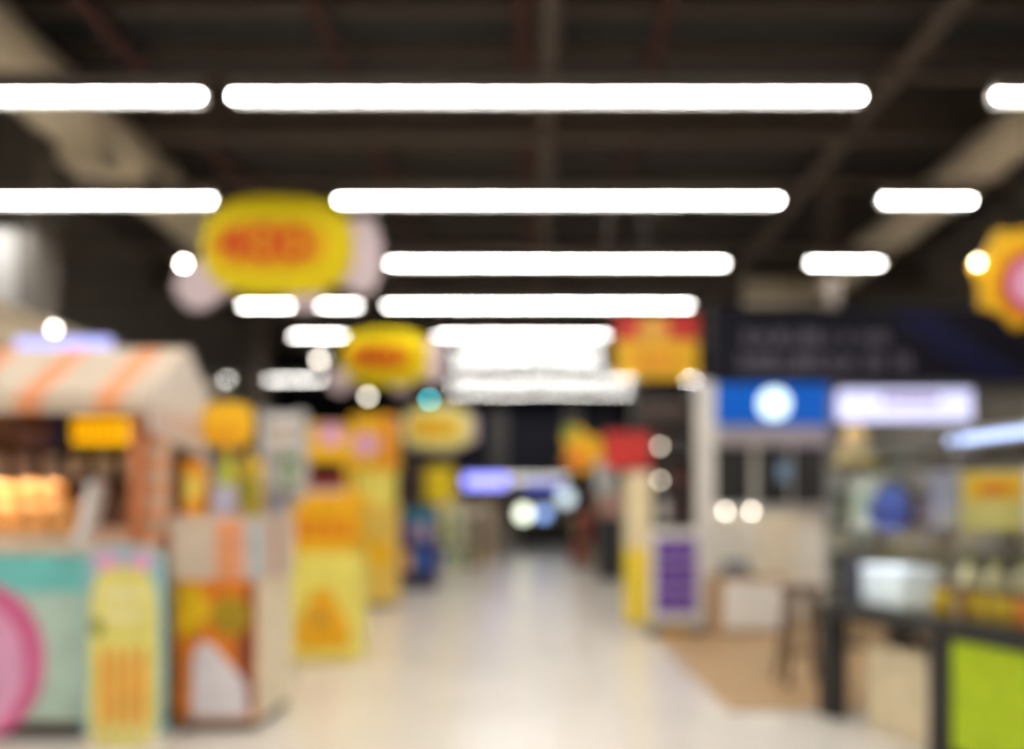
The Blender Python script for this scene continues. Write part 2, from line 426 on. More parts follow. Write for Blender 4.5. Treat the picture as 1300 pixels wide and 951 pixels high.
t = thing('hanging_sign', 'rectangular red and yellow hanging sign left of the dark shop header', 'sign', (PX(834, 14), 14, PZ(440, 14)))
MB().span(-.66, .66, 0, .04, -.52, .5, .008).build('board', WHITE, t)
up = MB().span(-.66, .66, -.012, 0, .1, .5).build('red_field', RED, t)
MB().prism(ell(-.06, .28, .26, .2, 24), -.02, -.012).build('burst', mat('amber cream print', (236, 176, 70), .45), up)
lo = MB().span(-.66, .66, -.012, 0, -.52, .1).build('yellow_field', YELO, t)
for i in range(5): MB().span(-.34 + i * .13, -.24 + i * .13, -.02, -.012, -.32, -.14).build('letter_stroke', ORANGE, lo)
for x in (-.5, .5): MB().cyl((x, .02, .5), (x, .02, HALL_Z - PZ(440, 14)), .006, n=6).build('cable', CHAR, t)

t = thing('hanging_sign', 'yellow starburst sign with red ring cut off by the right edge', 'sign', (PX(1305, 9), 9, PZ(350, 9)))
pts = [((.60 if i % 2 else .5) * math.cos(2 * PI * i / 16 + .2), (.56 if i % 2 else .46) * math.sin(2 * PI * i / 16 + .2)) for i in range(16)]
MB().prism(pts, 0, .05).build('burst_board', YELO, t)
MB().ring((.06, -.08), .36, .26, -.012, 0).build('red_ring', RED, t)
MB().prism(ell(.06, -.08, .26, .26, 28), -.012, 0).build('pink_disc', PINKL, t)
MB().sph((PX(1238, 9) - PX(1305, 9), -.05, PZ(335, 9) - PZ(350, 9)), .028).build('bulb', emit('yellow white bulb', (255, 240, 190), 26), t)
MB().cyl((PX(1238, 9) - PX(1305, 9), -.03, PZ(335, 9) - PZ(350, 9)), (-.4, .03, 0.05), .012, n=8).build('bulb_arm', CHAR, t)
MB().cyl((0, .02, .4), (0, .02, HALL_Z - PZ(350, 9)), .008, n=6).build('cable', CHAR, t)

t = thing('hanging_sign', 'orange and yellow irregular hanging sign with a green corner by the red sign', 'sign', (PX(738, 16), 16, PZ(572, 16)))
MB().prism([(-.30, .44), (-.05, .46), (.10, .30), (.36, .22), (.40, -.10), (.22, -.30), (.0, -.44), (-.24, -.30), (-.36, -.16), (-.24, .02), (-.34, .2)], 0, .06).build('board', YELO, t)
MB().prism(ell(-.08, -.16, .24, .18, 24), -.012, 0).build('orange_patch', ORANGE, t)
MB().prism(ell(-.2, .34, .11, .09, 20), -.012, 0).build('green_patch', GREEN, t)
MB().cyl((0, .03, .35), (0, .03, HALL_Z - PZ(572, 16)), .008, n=6).build('cable', CHAR, t)
t = thing('hanging_sign', 'plain red hanging sign board in front of the dark display cabinet', 'sign', (PX(796, 11.25), 11.25, PZ(572, 11.25)))
MB().span(-.3, .3, 0, .05, -.24, .24, .01).build('board', RED, t)
MB().span(-.32, .32, -.01, .06, .24, .27, .008).build('top_rail', DKRED, t)
for x in (-.25, .25): MB().cyl((x, .02, .26), (x, .02, HALL_Z - PZ(572, 11.25)), .006, n=6).build('cable', CHAR, t)
t = thing('hanging_sign', 'square golden yellow banner hanging under the oval yellow sign', 'sign', (PX(556, 19), 19, PZ(616, 19)))
MB().span(-.36, .36, 0, .04, -.40, .40, .01).build('banner', YEL, t)
MB().cyl((-.4, .02, .42), (.4, .02, .42), .02).build('top_rod', CHAR, t)
for x in (-.3, .3): MB().cyl((x, .02, .42), (x, .02, HALL_Z - PZ(616, 19)), .006, n=6).build('cable', CHAR, t)

# ------------------------------------------------------------------ products (each a thing of its own)
def carton(name, lab, grp, x, y, z, sx, sy, sz, m, lm=None, rz=0.0):
    o = MB().span(-sx / 2, sx / 2, -sy / 2, sy / 2, 0, sz, min(.008, sx * .06)).build(name, m, None, (x, y, z), rz)
    tag(o, lab, 'carton', grp)
    if lm: MB().span(-sx * .34, sx * .34, -sy / 2 - .003, -sy / 2 + .001, sz * .3, sz * .75).build('front_label', lm, o)
    return o
def bottle(name, lab, grp, x, y, z, r, h, m, cm):
    o = MB().lathe([(r * .9, 0), (r, .02), (r, h * .62), (r * .45, h * .8), (r * .4, h * .9)], n=14).build(name, m, None, (x, y, z))
    tag(o, lab, 'bottle', grp)
    MB().cyl((0, 0, h * .9), (0, 0, h), r * .46, n=12).build('cap', cm, o)
    return o
def jar(name, lab, grp, x, y, z, r, h, m, cm):
    o = MB().lathe([(r * .85, 0), (r, h * .1), (r, h * .7), (r * .8, h * .82)], n=16).build(name, m, None, (x, y, z))
    tag(o, lab, 'jar', grp)
    MB().cyl((0, 0, h * .82), (0, 0, h), r * .86, n=16).build('lid', cm, o)
    return o
def pack(name, lab, grp, x, y, z, sx, sy, sz, m, lm=None):
    b = MB(); k = 6
    rows = []
    for j in range(k + 1):
        v = j / k; bul = max(.08, math.sin(PI * v) ** .6) * sy / 2
        wv = sx / 2 * (1 - .06 * math.sin(PI * v))
        rows.append([b.bm.verts.new((wv * math.cos(2 * PI * i / 12), bul * math.sin(2 * PI * i / 12), v * sz)) for i in range(12)])
    fs = []
    for a, c in zip(rows, rows[1:]):
        for i in range(12): fs.append(b.bm.faces.new((a[i], a[(i + 1) % 12], c[(i + 1) % 12], c[i])))
    fs.append(b.bm.faces.new(rows[0][::-1])); fs.append(b.bm.faces.new(rows[-1]))
    b._fin(fs, True)
    o = b.build(name, m, None, (x, y, z)); tag(o, lab, 'snack bag', grp)
    if lm: MB().prism(ell(0, sz * .5, sx * .3, sz * .2, 18), -sy / 2 - .004, -sy / 2 + .004).build('front_label', lm, o)
    return o

# ------------------------------------------------------------------ near left: food stall with striped awning
cx, cy = -3.45, 5.95
st = thing('food_stall', 'food stall with peach and cream striped awning and turquoise counter at the left edge', 'stall', (cx, cy, 0))
MB().span(-1.0, 1.0, -.44, .44, .1, 1.18, .01).build('counter_body', FCREAM, st)
MB().span(-.96, .96, -.40, .40, 0, .1).build('plinth', CHAR, st)
MB().span(-1.04, 1.0, -.47, .47, 1.18, 1.235, .012).build('counter_top', mat('pale counter stone', (222, 200, 178), .35), st)
fp = MB().span(-1.0, 1.0, -.455, -.44, .12, 1.17, .004).build('front_panel', mat('pale turquoise print', (190, 214, 198), .45), st)
MB().span(-1.0, 1.0, -.46, -.455, 0.93, 1.17).build('upper_band', TEAL, fp)
MB().prism(ell(-.08, .50, .42, .50, 48), -.462, -.455).build('pink_oval', PINK, fp)
MB().prism(ell(-.12, .46, .33, .42, 48), -.468, -.462).build('light_oval', PINKL, fp)
# awning: sloped striped cloth, valance, gable
zf, zb, yf, yb = 2.17, 2.58, -.47, .15
names = []
for i in range(12):
    x0 = -1.0 + i * 2.0 / 12; x1 = x0 + 2.0 / 12
    m = PEACH if i % 3 == 1 else FCREAM
    b = MB(); b.solid([(x0, yf, zf), (x1, yf, zf), (x1, yb, zb), (x0, yb, zb)], .015)
    b.solid([(x0, yf, zf - .10), (x1, yf, zf - .10), (x1, yf, zf), (x0, yf, zf)], .012)
    b.build('awning_stripe', m, st)
MB().solid([(-1.0, yb, zb), (1.0, yb, zb), (1.0, .47, 2.36), (-1.0, .47, 2.36)], .015).build('awning_rear', FCREAM, st)
GAB = mat('off white gable cloth', (224, 212, 200), .75)
b = MB(); b.solid([(1.0, yf, zf - .22), (1.0, .45, zf - .32), (1.0, .45, 2.36), (1.0, yb, zb), (1.0, yf, zf)], .012); b.build('gable_cloth', GAB, st)
for i in range(5):
    y = yf + .1 + i * .17
    MB().span(1.013, 1.02, y, y + .07, 1.97, 2.12).build('gable_print', mat('faint rose print', (222, 178, 160), .7), st)
MB().solid([(-1.0, yf, zf - .22), (-1.0, .45, zf - .32), (-1.0, .45, 2.36), (-1.0, yb, zb), (-1.0, yf, zf)], .012).build('gable_cloth', GAB, st)
# striped corner post, wooden post, rear posts
for k in range(9):
    MB().span(.90, 1.0, -.28, -.12, 1.235 + k * .08, 1.315 + k * .08).build('striped_post_band', PEACH if k % 2 == 0 else FCREAM, st)
MB().span(.86, .94, -.44, -.36, 1.235, 2.16, .006).build('wooden_post', ORWOOD, st)
for x in (-.94, .94): MB().span(x - .04, x + .04, .38, .46, 1.235, 2.36, .006).build('rear_post', ORWOOD, st)
MB().span(-.94, -.86, -.44, -.36, 1.235, 2.16, .006).build('wooden_post', ORWOOD, st)
# back wall of the stall
bk = MB().span(-.9, .9, .40, .43, 1.235, 2.36).build('back_panel', mat('brown stall panel', (120, 92, 76), .6), st)
MB().span(-.9, .9, .18, .40, 1.66, 1.68).build('back_shelf', BROWN, st)
MB().span(.55, .86, .1, .38, 1.235, 1.5, .01).build('wooden_box', mat('brown box wood', (150, 92, 56), .5), st)
sg = MB().span(.20, .60, .12, .2, 1.93, 2.10, .01).build('lit_menu_sign', emit('yellow sign light', (255, 196, 0), .85), st)
for i in range(6): MB().span(.225 + i * .06, .262 + i * .06, .112, .12, 1.97, 2.06).build('sign_letter', ORANGE, sg)
MB().span(.20, .60, .2, .40, 1.99, 2.03).build('sign_bracket', CHAR, st)
MB().span(-.12, .15, .14, .36, 1.9, 2.14, .01).build('navy_panel', mat('navy box', (34, 38, 84), .5), st)
# sneeze guard
for x in (-.9, .52):
    b = MB(); b.solid([(x, -.47, 1.235), (x, -.32, 1.235), (x, -.13, 1.64), (x, -.28, 1.64)], .06); b.build('guard_bracket', WHITE, st)
b = MB(); b.solid([(-.87, -.455, 1.25), (.52, -.455, 1.25), (.52, -.295, 1.61), (-.87, -.295, 1.61)], .006); b.build('glass_guard', GLASS, st)
for x in (-.75, -.35, .05):
    lp = MB().lathe([(.02, 2.14), (.05, 2.12), (.10, 2.04), (.12, 1.94), (.115, 1.94), (.095, 2.035), (.045, 2.11)], (x, -.12, 0)).build('lamp_shade', BROWN, st)
    MB().sph((x, -.12, 2.03), .04).build('bulb', emit('warm heat lamp', (255, 176, 96), 12), lp)
    MB().cyl((x, -.12, 2.12), (x, -.12, 2.40), .01, n=6).build('lamp_cord', CHAR, lp)
    ld = bpy.data.lights.new('heat_lamp_light', 'SPOT'); ld.energy = 24; ld.color = (1.0, .82, .64); ld.spot_size = 1.5; ld.spot_blend = .5; ld.shadow_soft_size = .04
    lo_ = bpy.data.objects.new('heat_lamp_light', ld); col.objects.link(lo_); lo_.parent = lp; lo_.location = (x, -.12, 1.98)
# things on the stall
t = thing('serving_tray', 'shallow steel tray under the buns on the stall counter', 'tray', (cx - .2, cy - .02, 1.235))
MB().span(-.62, .62, -.20, .22, 0, .012, .004).build('tray_base', SILVER, t)
for a in ((-.62, .62, -.21, -.20), (-.62, .62, .22, .23)): MB().span(*a, 0, .06).build('tray_edge', SILVER, t)
for x in (-.62, .61): MB().span(x, x + .01, -.2, .22, 0, .06).build('tray_edge', SILVER, t)
k = 0
bunm = MB().sph((0, 0, .055), (.10, .09, .085), 16, flat=0.0).build('bread_bun', BUN); bun0 = bunm.data
bpy.data.objects.remove(bunm)
rows = [(7, -.12, .012), (7, .08, .012), (6, -.1, .145), (6, .08, .145), (5, 0.0, .278)]
for cnt, yy, zz in rows:
    for i in range(cnt):
        o = bpy.data.objects.new('bread_bun', bun0); col.objects.link(o)
        o.location = (cx - .2 + (i - (cnt - 1) / 2) * .17 + random.uniform(-.01, .01), cy - .02 + yy, 1.235 + zz)
        o.rotation_euler = (0, 0, random.uniform(-.4, .4))
        tag(o, 'peach-lit bun in the ' + ('' if zz > .2 else 'front ' if yy < 0 else 'rear ') + {.012: 'bottom', .145: 'middle', .278: 'top'}[zz] + ' row of the stall heap, ' + ORD[i], 'bun', 'buns heaped on the stall')
for i in range(9):
    x = -.8 + i * .19
    jar('paper_cup', 'grey-white cup at the back of the striped stall, ' + ORD[i], 'cups at the back of the stall', cx + x, cy + .29, 1.68, .06, .17, GREYW, WHITE)
for i in range(3):
    carton('product_carton', ['pinkish beige low carton beside the slanted white guard bracket', 'pinkish beige low carton between two others on the stall counter', 'pinkish beige low carton against the striped post'][i], 'low cartons on the stall counter', cx + .60 + i * .1, cy - .2, 1.235, .09, .12, .10, mat('pinkish beige card', (222, 170, 140), .5), FCREAM)

# yellow ice-pop poster board in front of the stall
t = thing('poster_board', 'standing yellow poster board with orange ice pops and a turquoise top', 'poster', (PX(157, 5.35), 5.35, 0))
MB().prism([(-.25, .06), (.25, .06), (.25, 1.14), (.2, 1.2), (.1, 1.23), (-.1, 1.23), (-.2, 1.2), (-.25, 1.14)], 0, .03).build('board', mat('pale turquoise grey card', (150, 196, 200), .5), t)
pr = MB().prism(ell(0, .50, .215, .60, 48, 4.0), -.008, 0).build('yellow_print', mat('soft yellow print', (238, 226, 122), .45), t)
MB().prism(ell(-.1, 1.135, .09, .055, 24), -.01, 0).build('pink_patch', PINKL, t)
MB().prism(ell(.11, 1.135, .08, .055, 24), -.01, 0).build('pink_patch', PINKL, t)
MB().prism(ell(0, .93, .16, .035, 24), -.012, -.008).build('pale_lettering', mat('pale cream print', (246, 236, 180), .45), pr)
MB().prism(ell(0, .80, .15, .03, 24), -.012, -.008).build('pale_lettering', MATS['pale cream print'], pr)
MB().prism(ell(-.165, .73, .045, .06, 24), -.013, -.008).build('green_dot', OLIVE, pr)
for i in range(4):
    x = -.12 + i * .08
    MB().prism(ell(x, .36, .026, .24, 24, 4.0), -.016, -.008).build('ice_pop', mat('peach orange print', (238, 160, 60), .45), pr)
    MB().span(x - .008, x + .008, -.014, -.008, .06, .13).build('stick', CREAM, pr)
for x in (-.2, .2): MB().span(x - .03, x + .03, -.05, .12, 0, .06, .008).build('foot', CREAM, t)

# second display cart with striped skirt
CD = 5.7
x0, x1 = PX(222, CD), PX(327, CD)
W = x1 - x0
ct = thing('display_cart', 'white display cart with striped skirt and a food picture on its front', 'display', ((x0 + x1) / 2, CD, 0))
MB().span(-W / 2, W / 2, .01, .80, .06, 1.39, .008).build('cart_body', mat('warm white card', (236, 220, 190), .5), ct)
MB().span(-W / 2 + .03, W / 2 - .03, .03, .77, 0, .06).build('plinth', CHAR, ct)
MB().span(-W / 2 - .02, W / 2 + .02, -.01, .82, 1.39, 1.42, .006).build('cart_top', FCREAM, ct)
k = 6
for i in range(k):
    u0 = -W / 2 - .015 + i * (W + .03) / k; u1 = u0 + (W + .03) / k
    MB().span(u0, u1, -.02, .01, 1.0, 1.39).build('skirt_stripe', [FCREAM, FCREAM, FCREAM, PEACH, PEACH, GREYW][i], ct)
for i in range(6):
    v0 = .01 + i * .79 / 6; v1 = v0 + .79 / 6
    MB().span(W / 2, W / 2 + .02, v0, v1, 1.0, 1.39).build('skirt_stripe', [GREYW, FCREAM, ORWOOD, GREYW, FCREAM, FCREAM][i], ct)
fp = MB().span(-W / 2 + .01, W / 2 - .01, -.012, .01, .08, .99, .003).build('food_picture', mat('amber orange food print', (226, 128, 24), .45, var=.25), ct)
MB().prism([(-.26, .62), (-.26, .97), (-.12, .97), (-.02, .8), (-.1, .66)], -.016, -.012).build('yellow_area', mat('mustard print', (236, 190, 20), .45), fp)
MB().prism(ell(.1, .76, .13, .13, 24), -.018, -.012).build('green_area', mat('herb print', (170, 140, 16), .45, var=.3, scale=20), fp)
MB().prism([(.17, .12), (.255, .12), (.255, .97), (.2, .97), (.18, .7), (.14, .55)], -.017, -.012).build('brown_area', mat('deep brown print', (128, 60, 34), .45), fp)
MB().prism([(-.16, .10), (.22, .10), (.2, .32), (.08, .46), (-.02, .57), (-.1, .60), (-.15, .48)], -.022, -.012).build('white_bowl_print', mat('bowl white print', (232, 224, 228), .45), fp)
# topper on the cart
tx = PX(289, 6.2) - (x0 + x1) / 2
MB().cyl((tx, .5, 1.42), (tx, .5, 1.95), .015).build('topper_pole', CHAR, ct)
tp = MB().prism(ell(tx, 2.07, .185, .16, 32, 3.4), .48, .50).build('topper_card', YELO, ct)
MB().prism(ell(tx, 2.0, .11, .06, 24), .47, .48).build('orange_patch', mat('amber print', (240, 168, 0), .45), tp)
g = 'goods on the display cart'
carton('product_carton', 'tall orange carton at the left end of the striped display cart', g, PX(249, 5.92), 5.92, 1.42, .13, .12, .36, mat('orange yellow card', (240, 160, 20), .45), YELP)
jar('product_jar', 'lilac grey round tub on the striped display cart', g, PX(285, 5.9), 5.9, 1.42, .09, .21, LILAC, GREYW)
bottle('product_bottle', 'yellow-green bottle behind the lilac tub on the display cart', g, PX(290, 6.1), 6.08, 1.42, .06, .46, mat('yellow green plastic', (200, 206, 50), .4), YELO)
bottle('product_bottle', 'olive yellow bottle at the right end of the display cart', g, PX(318, 5.95), 5.95, 1.42, .05, .44, OLIVE, YELO)
bottle('product_bottle', 'pale grey bottle left of the yellow-green bottle on the cart', g, PX(262, 6.12), 6.12, 1.42, .055, .45, GREYW, LILAC)
pack('snack_bag', 'yellow bag at the rear right of the striped display cart', g, PX(318, 6.35), 6.35, 1.42, .18, .1, .40, YELO, OLIVE)

# ------------------------------------------------------------------ generic floor-standing shelf display
def rack(name, lab, x0p, x1p, d, ytop, depth, frame, back, shelves, header=None, hh=.3, cat='display'):
    """shelves: list of heights z; returns root, centre x, front y, width"""
    xa, xb = PX(x0p, d), PX(x1p, d); Wd = xb - xa; zt = PZ(ytop, d)
    t = thing(name, lab, cat, ((xa + xb) / 2, d, 0))
    for sx in (-1, 1): MB().span(sx * Wd / 2 - sx * .025, sx * Wd / 2, 0, depth, .0, zt, .004).build('side_panel', frame, t)
    MB().span(-Wd / 2 + .025, Wd / 2 - .025, depth - .02, depth, .0, zt).build('back_panel', back, t)
    MB().span(-Wd / 2 + .025, Wd / 2 - .025, .02, depth - .02, 0, .1).build('base', frame, t)
    for z in shelves: 
        s = MB().span(-Wd / 2 + .025, Wd / 2 - .025, .0, depth - .02, z - .02, z).build('shelf', frame, t)
        MB().span(-Wd / 2 + .025, Wd / 2 - .025, -.006, .0, z - .035, z + .015).build('price_strip', CHAR if frame in (CHAR, BLACK, BROWN) else WHITE, s)
    if header:
        MB().span(-Wd / 2, Wd / 2, -.03, depth, zt, zt + .03, .004).build('top_panel', frame, t)
        h = MB().span(-Wd / 2 - .02, Wd / 2 + .02, -.03, .0, zt - hh, zt + .08, .006).build('header_card', header, t)
    return t, (xa + xb) / 2, d, Wd
def fill(kind, lab, grp, x, y, Wd, z, count, h, mats, depth=.12, lm=None):
    step = (Wd - .06) / count
    for i in range(count):
        xx = x - (Wd - .06) / 2 + step * (i + .5); m = mats[i % len(mats)]; hh = h * (1 + .06 * ((i * 7) % 3 - 1))
        l = lab + ', ' + ORD[i] if isinstance(lab, str) else lab[i % len(lab)]
        if kind == 'carton': carton('product_carton', l, grp, xx, y + .02 + depth / 2, z, step * .9, depth, hh, m, lm)
        elif kind == 'bottle': bottle('product_bottle', l, grp, xx, y + .02 + depth / 2, z, min(step * .44, depth / 2), hh, m, lm or WHITE)
        elif kind == 'jar': jar('product_jar', l, grp, xx, y + .02 + depth / 2, z, min(step * .44, depth / 2), hh, m, lm or WHITE)
        else: pack('snack_bag', l, grp, xx, y + .02 + depth / 2, z, step * .92, depth * .8, hh, m, lm)

# pale rack behind the cart
t, x, y, Wd = rack('shelf_rack', 'pale narrow shelf rack between the striped cart and the yellow box display', 329, 380, 8.9, 520, .35, GREYW, WHITE, [.5, .95, 1.4, 1.75, 2.1])
fill('jar', 'white jar on the top shelf of the pale narrow rack', 'jars on the pale rack', x, y, Wd, 2.1, 3, .26, [WHITE, FCREAM, WHITE], lm=mat('amber brown lid', (170, 110, 30), .4))
fill('pack', ['grey-green snack bag on the middle shelf of the pale rack', 'leaf green snack bag on the middle shelf of the pale rack'], 'bags on the pale rack', x, y, Wd, 1.75, 2, .3, [GREYW, GREEN], lm=WHITE)
fill('bottle', 'grey bottle on the shelf below the green snack bag', 'bottles on the pale rack', x, y, Wd, 1.4, 4, .3, [SILVER, LILAC, SILVER, GREYW])
fill('carton', 'brown carton low on the pale narrow rack', 'cartons on the pale rack', x, y, Wd, .95, 3, .36, [mat('kraft brown card', (168, 118, 66), .6)], lm=ORANGE)
# yellow rack with dark cavity
t, x, y, Wd = rack('shelf_rack', 'yellow shelf rack with a dark recess above the yellow box display', 376, 440, 11.5, 545, .45, YELO, DKRED, [.5, .95, 1.35, 1.76], header=YELO, hh=.44)
MB().prism(ell(.14, PZ(552, 11.5), .17, .15, 28), -.045, -.03).build('pink_patch', PINKL, t)
fill('carton', 'dark maroon carton in the recess of the yellow rack', 'dark cartons in the recess', x, y, Wd, 1.76, 5, .22, [DKRED, CHAR, DKRED], lm=RED)
fill('pack', 'golden bag on the shelf below the dark recess', 'golden bags on the yellow rack', x, y, Wd, 1.35, 4, .3, [YELO, YELP], lm=ORANGE)
# yellow floor box display with orange bell-shaped print
x0, x1 = PX(368, 8.4), PX(452, 8.4); W = x1 - x0
t = thing('floor_display', 'yellow box display with an orange pear-shaped print on its pale front', 'display', ((x0 + x1) / 2, 8.4, 0))
MB().span(-W / 2, W / 2, 0, .55, 0.03, 1.07, .006).build('lower_box', YELP, t)
MB().span(-W / 2 + .02, W / 2 - .02, .02, .53, 0, .03).build('plinth', mat('peach card', (240, 196, 150), .5), t)
pr = MB().prism([(x_ * 1.05, z_) for x_, z_ in [(-.22, .14), (.22, .14), (.25, .3), (.2, .45), (.13, .56), (.09, .68), (.0, .73), (-.09, .68), (-.13, .56), (-.2, .45), (-.25, .3)]], -.008, 0).build('pear_print', mat('amber orange print', (244, 180, 0), .45), t)
MB().prism(ell(-.02, .42, .07, .06, 24), -.013, -.008).build('centre_patch', mat('tan print', (206, 158, 80), .45), pr)
for sx in (-1, 1): MB().span(sx * W / 2 - sx * .02, sx * W / 2, 0, .55, 1.07, 1.52, .004).build('tray_side', YELO, t)
MB().span(-W / 2, W / 2, .53, .55, 1.07, 1.66, .004).build('tray_back', YELO, t)
MB().span(-W / 2, W / 2, 0, .015, 1.07, 1.2, .004).build('tray_lip', YELO, t)
yx = (x0 + x1) / 2
for r_ in range(2):
    for i in range(4):
        carton('product_carton', ['golden yellow carton in the front row of the yellow box display', 'golden yellow carton in the rear row of the yellow box display'][r_] + ', ' + ORD[i], 'golden cartons in the box display', yx - W / 2 + .095 + i * .152, 8.4 + .12 + r_ * .22, 1.07, .14, .18, .44 + .08 * r_, [mat('gold card', (246, 184, 0), .45), YELO][(i + r_) % 2], ORANGE)
# tall yellow pillar display
x0, x1 = PX(447, 13.5), PX(500, 13.5); W = x1 - x0
t = thing('tower_display', 'tall yellow tower display with orange-edged header beside the blue box display', 'display', ((x0 + x1) / 2, 13.5, 0))
MB().span(-W / 2, W / 2, 0, .6, .1, 1.62, .008).build('lower_panel', mat('tan yellow card', (238, 200, 90), .5), t)
MB().span(-W / 2 + .02, W / 2 - .02, .02, .58, 0, .1).build('plinth', mat('grey olive base', (150, 142, 110), .5), t)
MB().span(-W / 2 + .04, W / 2 - .04, .05, .55, 1.62, 2.15, .006).build('middle_panel', YELP, t)
hd = MB().span(-W / 2, W / 2, -.02, .6, 2.15, 3.02, .01).build('header_box', YELO, t)
MB().span(W / 2 - .16, W / 2, -.03, -.02, 2.2, 3.0).build('orange_edge', ORANGE, hd)
MB().prism(ell(.08, .85, .2, .22, 28), -.01, 0).build('yellow_patch', YELO, t)
MB().prism(ell(-.1, 2.55, .2, .18, 28), -.032, -.02).build('pink_patch', PINKL, hd)
# dark cabinet and the blue box display
t, x, y, Wd = rack('shelf_rack', 'black shelf cabinet with maroon goods behind the blue box display', 494, 536, 18.6, 578, .5, BLACK, BLACK, [.6, 1.1, 1.6, 2.1])
fill('carton', 'maroon carton on the upper shelf of the black cabinet', 'maroon cartons', x, y, Wd, 2.1, 3, .34, [DKRED, BLACK, DKRED])
fill('carton', 'maroon carton on the lower shelf of the black cabinet', 'maroon cartons low', x, y, Wd, 1.6, 3, .34, [DKRED, DKRED, CHAR])
x0, x1 = PX(508, 17.1), PX(552, 17.1); W = x1 - x0
t = thing('floor_display', 'blue and purple box display standing at the left of the aisle', 'display', ((x0 + x1) / 2, 17.1, 0))
MB().span(-W / 2, W / 2, 0, .6, .0, .35, .008).build('base', mat('dark navy card', (34, 30, 62), .5), t)
MB().span(-W / 2, W / 2, .3, .6, .35, 1.6, .006).build('back_box', INDIGO, t)
MB().span(W / 2 - .1, W / 2, 0, .3, .35, 1.3, .004).build('side_wing', INDIGO, t)
MB().span(-W / 2, W / 2 - .1, .02, .3, .96, .98).build('shelf', INDIGO, t)
MB().span(-W / 2, W / 2, .28, .3, 1.3, 1.6, .004).build('header_card', TEALD, t)
bx = (x0 + x1) / 2
fill('carton', ['violet grey carton on the upper shelf of the blue display', 'mauve carton on the upper shelf of the blue display', 'grey carton on the upper shelf of the blue display'], 'cartons on the blue display', bx - .05, 17.1, W - .1, .98, 3, .3, [PURPLE, mat('mauve grey card', (150, 120, 140), .5), LILAC])
fill('carton', ['blue carton on the lower shelf of the blue display', 'teal carton on the lower shelf of the blue display', 'peach carton on the lower shelf of the blue display'], 'cartons low on the blue display', bx - .05, 17.1, W - .1, .35, 3, .42, [PEACH, TEALD, BLUE])

# far displays on both sides of the aisle
far = [('shelf_rack', 'cream shelf rack on the left beyond the blue box display', 556, 588, 22.0, 636, CREAM, CREAM, [TEALD, CREAM, GREEN, YELP]),
       ('shelf_rack', 'small brown shelf rack far down the left of the aisle', 588, 612, 25.5, 640, BROWN, CREAM, [BROWN, CREAM, OLIVE]),
       ('shelf_rack', 'farthest tan shelf rack at the left of the passage mouth', 608, 628, 28.6, 640, TAN, CREAM, [TAN, FCREAM]),
       ('shelf_rack', 'small rack with red goods far down the right of the aisle', 727, 752, 24.5, 640, CHAR, BROWN, [RED, DKRED, TAN])]
for nm, lab, a, b_, d, yt, fm, bkm, ms in far:
    t, x, y, Wd = rack(nm, lab, a, b_, d, yt, .5, fm, bkm, [.35, .8, 1.25])
    for z in (.1, .35, .8, 1.25):
        fill('carton', {.1: 'floor-level', .35: 'lower', .8: 'middle', 1.25: 'upper'}[z] + ' shelf carton in the ' + lab.split(' on ')[0].split(' far ')[0].split(' at ')[0], 'cartons far down the aisle', x, y, Wd, z, 3, .2 if z < .3 else .3, ms[::-1] if z > .5 else ms)
# black stand on the right
x0, x1 = PX(759, 19.6), PX(793, 19.6); W = x1 - x0
t = thing('display_stand', 'tall black display stand at the right of the aisle with a grey card on top', 'display', ((x0 + x1) / 2, 19.6, 0))
MB().span(-W / 2, W / 2, 0, .5, .06, 1.42, .02).build('body', BLACK, t)
MB().span(-W / 2 + .04, W / 2 - .04, .04, .46, 0, .06).build('plinth', CHAR, t)
MB().span(-W / 2, W / 2, .2, .24, 1.42, 1.95, .006).build('photo_card', mat('rose brown print', (176, 136, 120), .5, var=.3), t)
MB().span(-W / 2 - .05, W / 2 - .2, .2, .24, 1.95, 2.75, .01).build('grey_card', mat('silver grey card', (190, 196, 196), .4), t)
# cream and yellow banner, purple standee
t = thing('roll_up_banner', 'narrow banner, cream above and yellow below, left of the purple sign', 'banner', (PX(810, 10.9), 10.9, 0))
MB().span(-.17, .17, 0, .012, .07, 1.97).build('banner_sheet', mat('cream print', (236, 218, 176), .5), t)
MB().span(-.17, .17, -.004, 0, .07, 1.02).build('yellow_print', mat('lemon print', (250, 218, 60), .5), t)
MB().span(-.19, .19, -.06, .07, 0, .07, .015).build('base', SILVER, t)
MB().span(-.18, .18, -.01, .02, 1.97, 2.0, .005).build('top_rail', SILVER, t)
t = thing('sign_stand', 'purple three-panel sign in a white frame beside the tall white post', 'sign', (PX(858, 10.45), 10.45, 0))
MB().span(-.32, .32, 0, .03, .14, 1.27, .01).build('frame', WHITE, t)
for i in range(3):
    MB().span(-.25, .25, -.014, 0, .25 + i * .31, .545 + i * .31, .004).build('purple_panel', PURPLE, t)
    for q in range(4): MB().span(-.16 + q * .085, -.10 + q * .085, -.02, -.014, .36 + i * .31, .42 + i * .31).build('lettering', mat('faded lilac print', (140, 108, 180), .5), t)
MB().span(-.34, .34, -.16, .18, 0, .05, .01).build('base', CHAR, t)
for x in (-.2, .2): MB().cyl((x, .015, .05), (x, .015, .15), .02).build('leg', SILVER, t)
MB().span(-.2, .16, -.165, -.16, .015, .045).build('yellow_label', YELO, t)

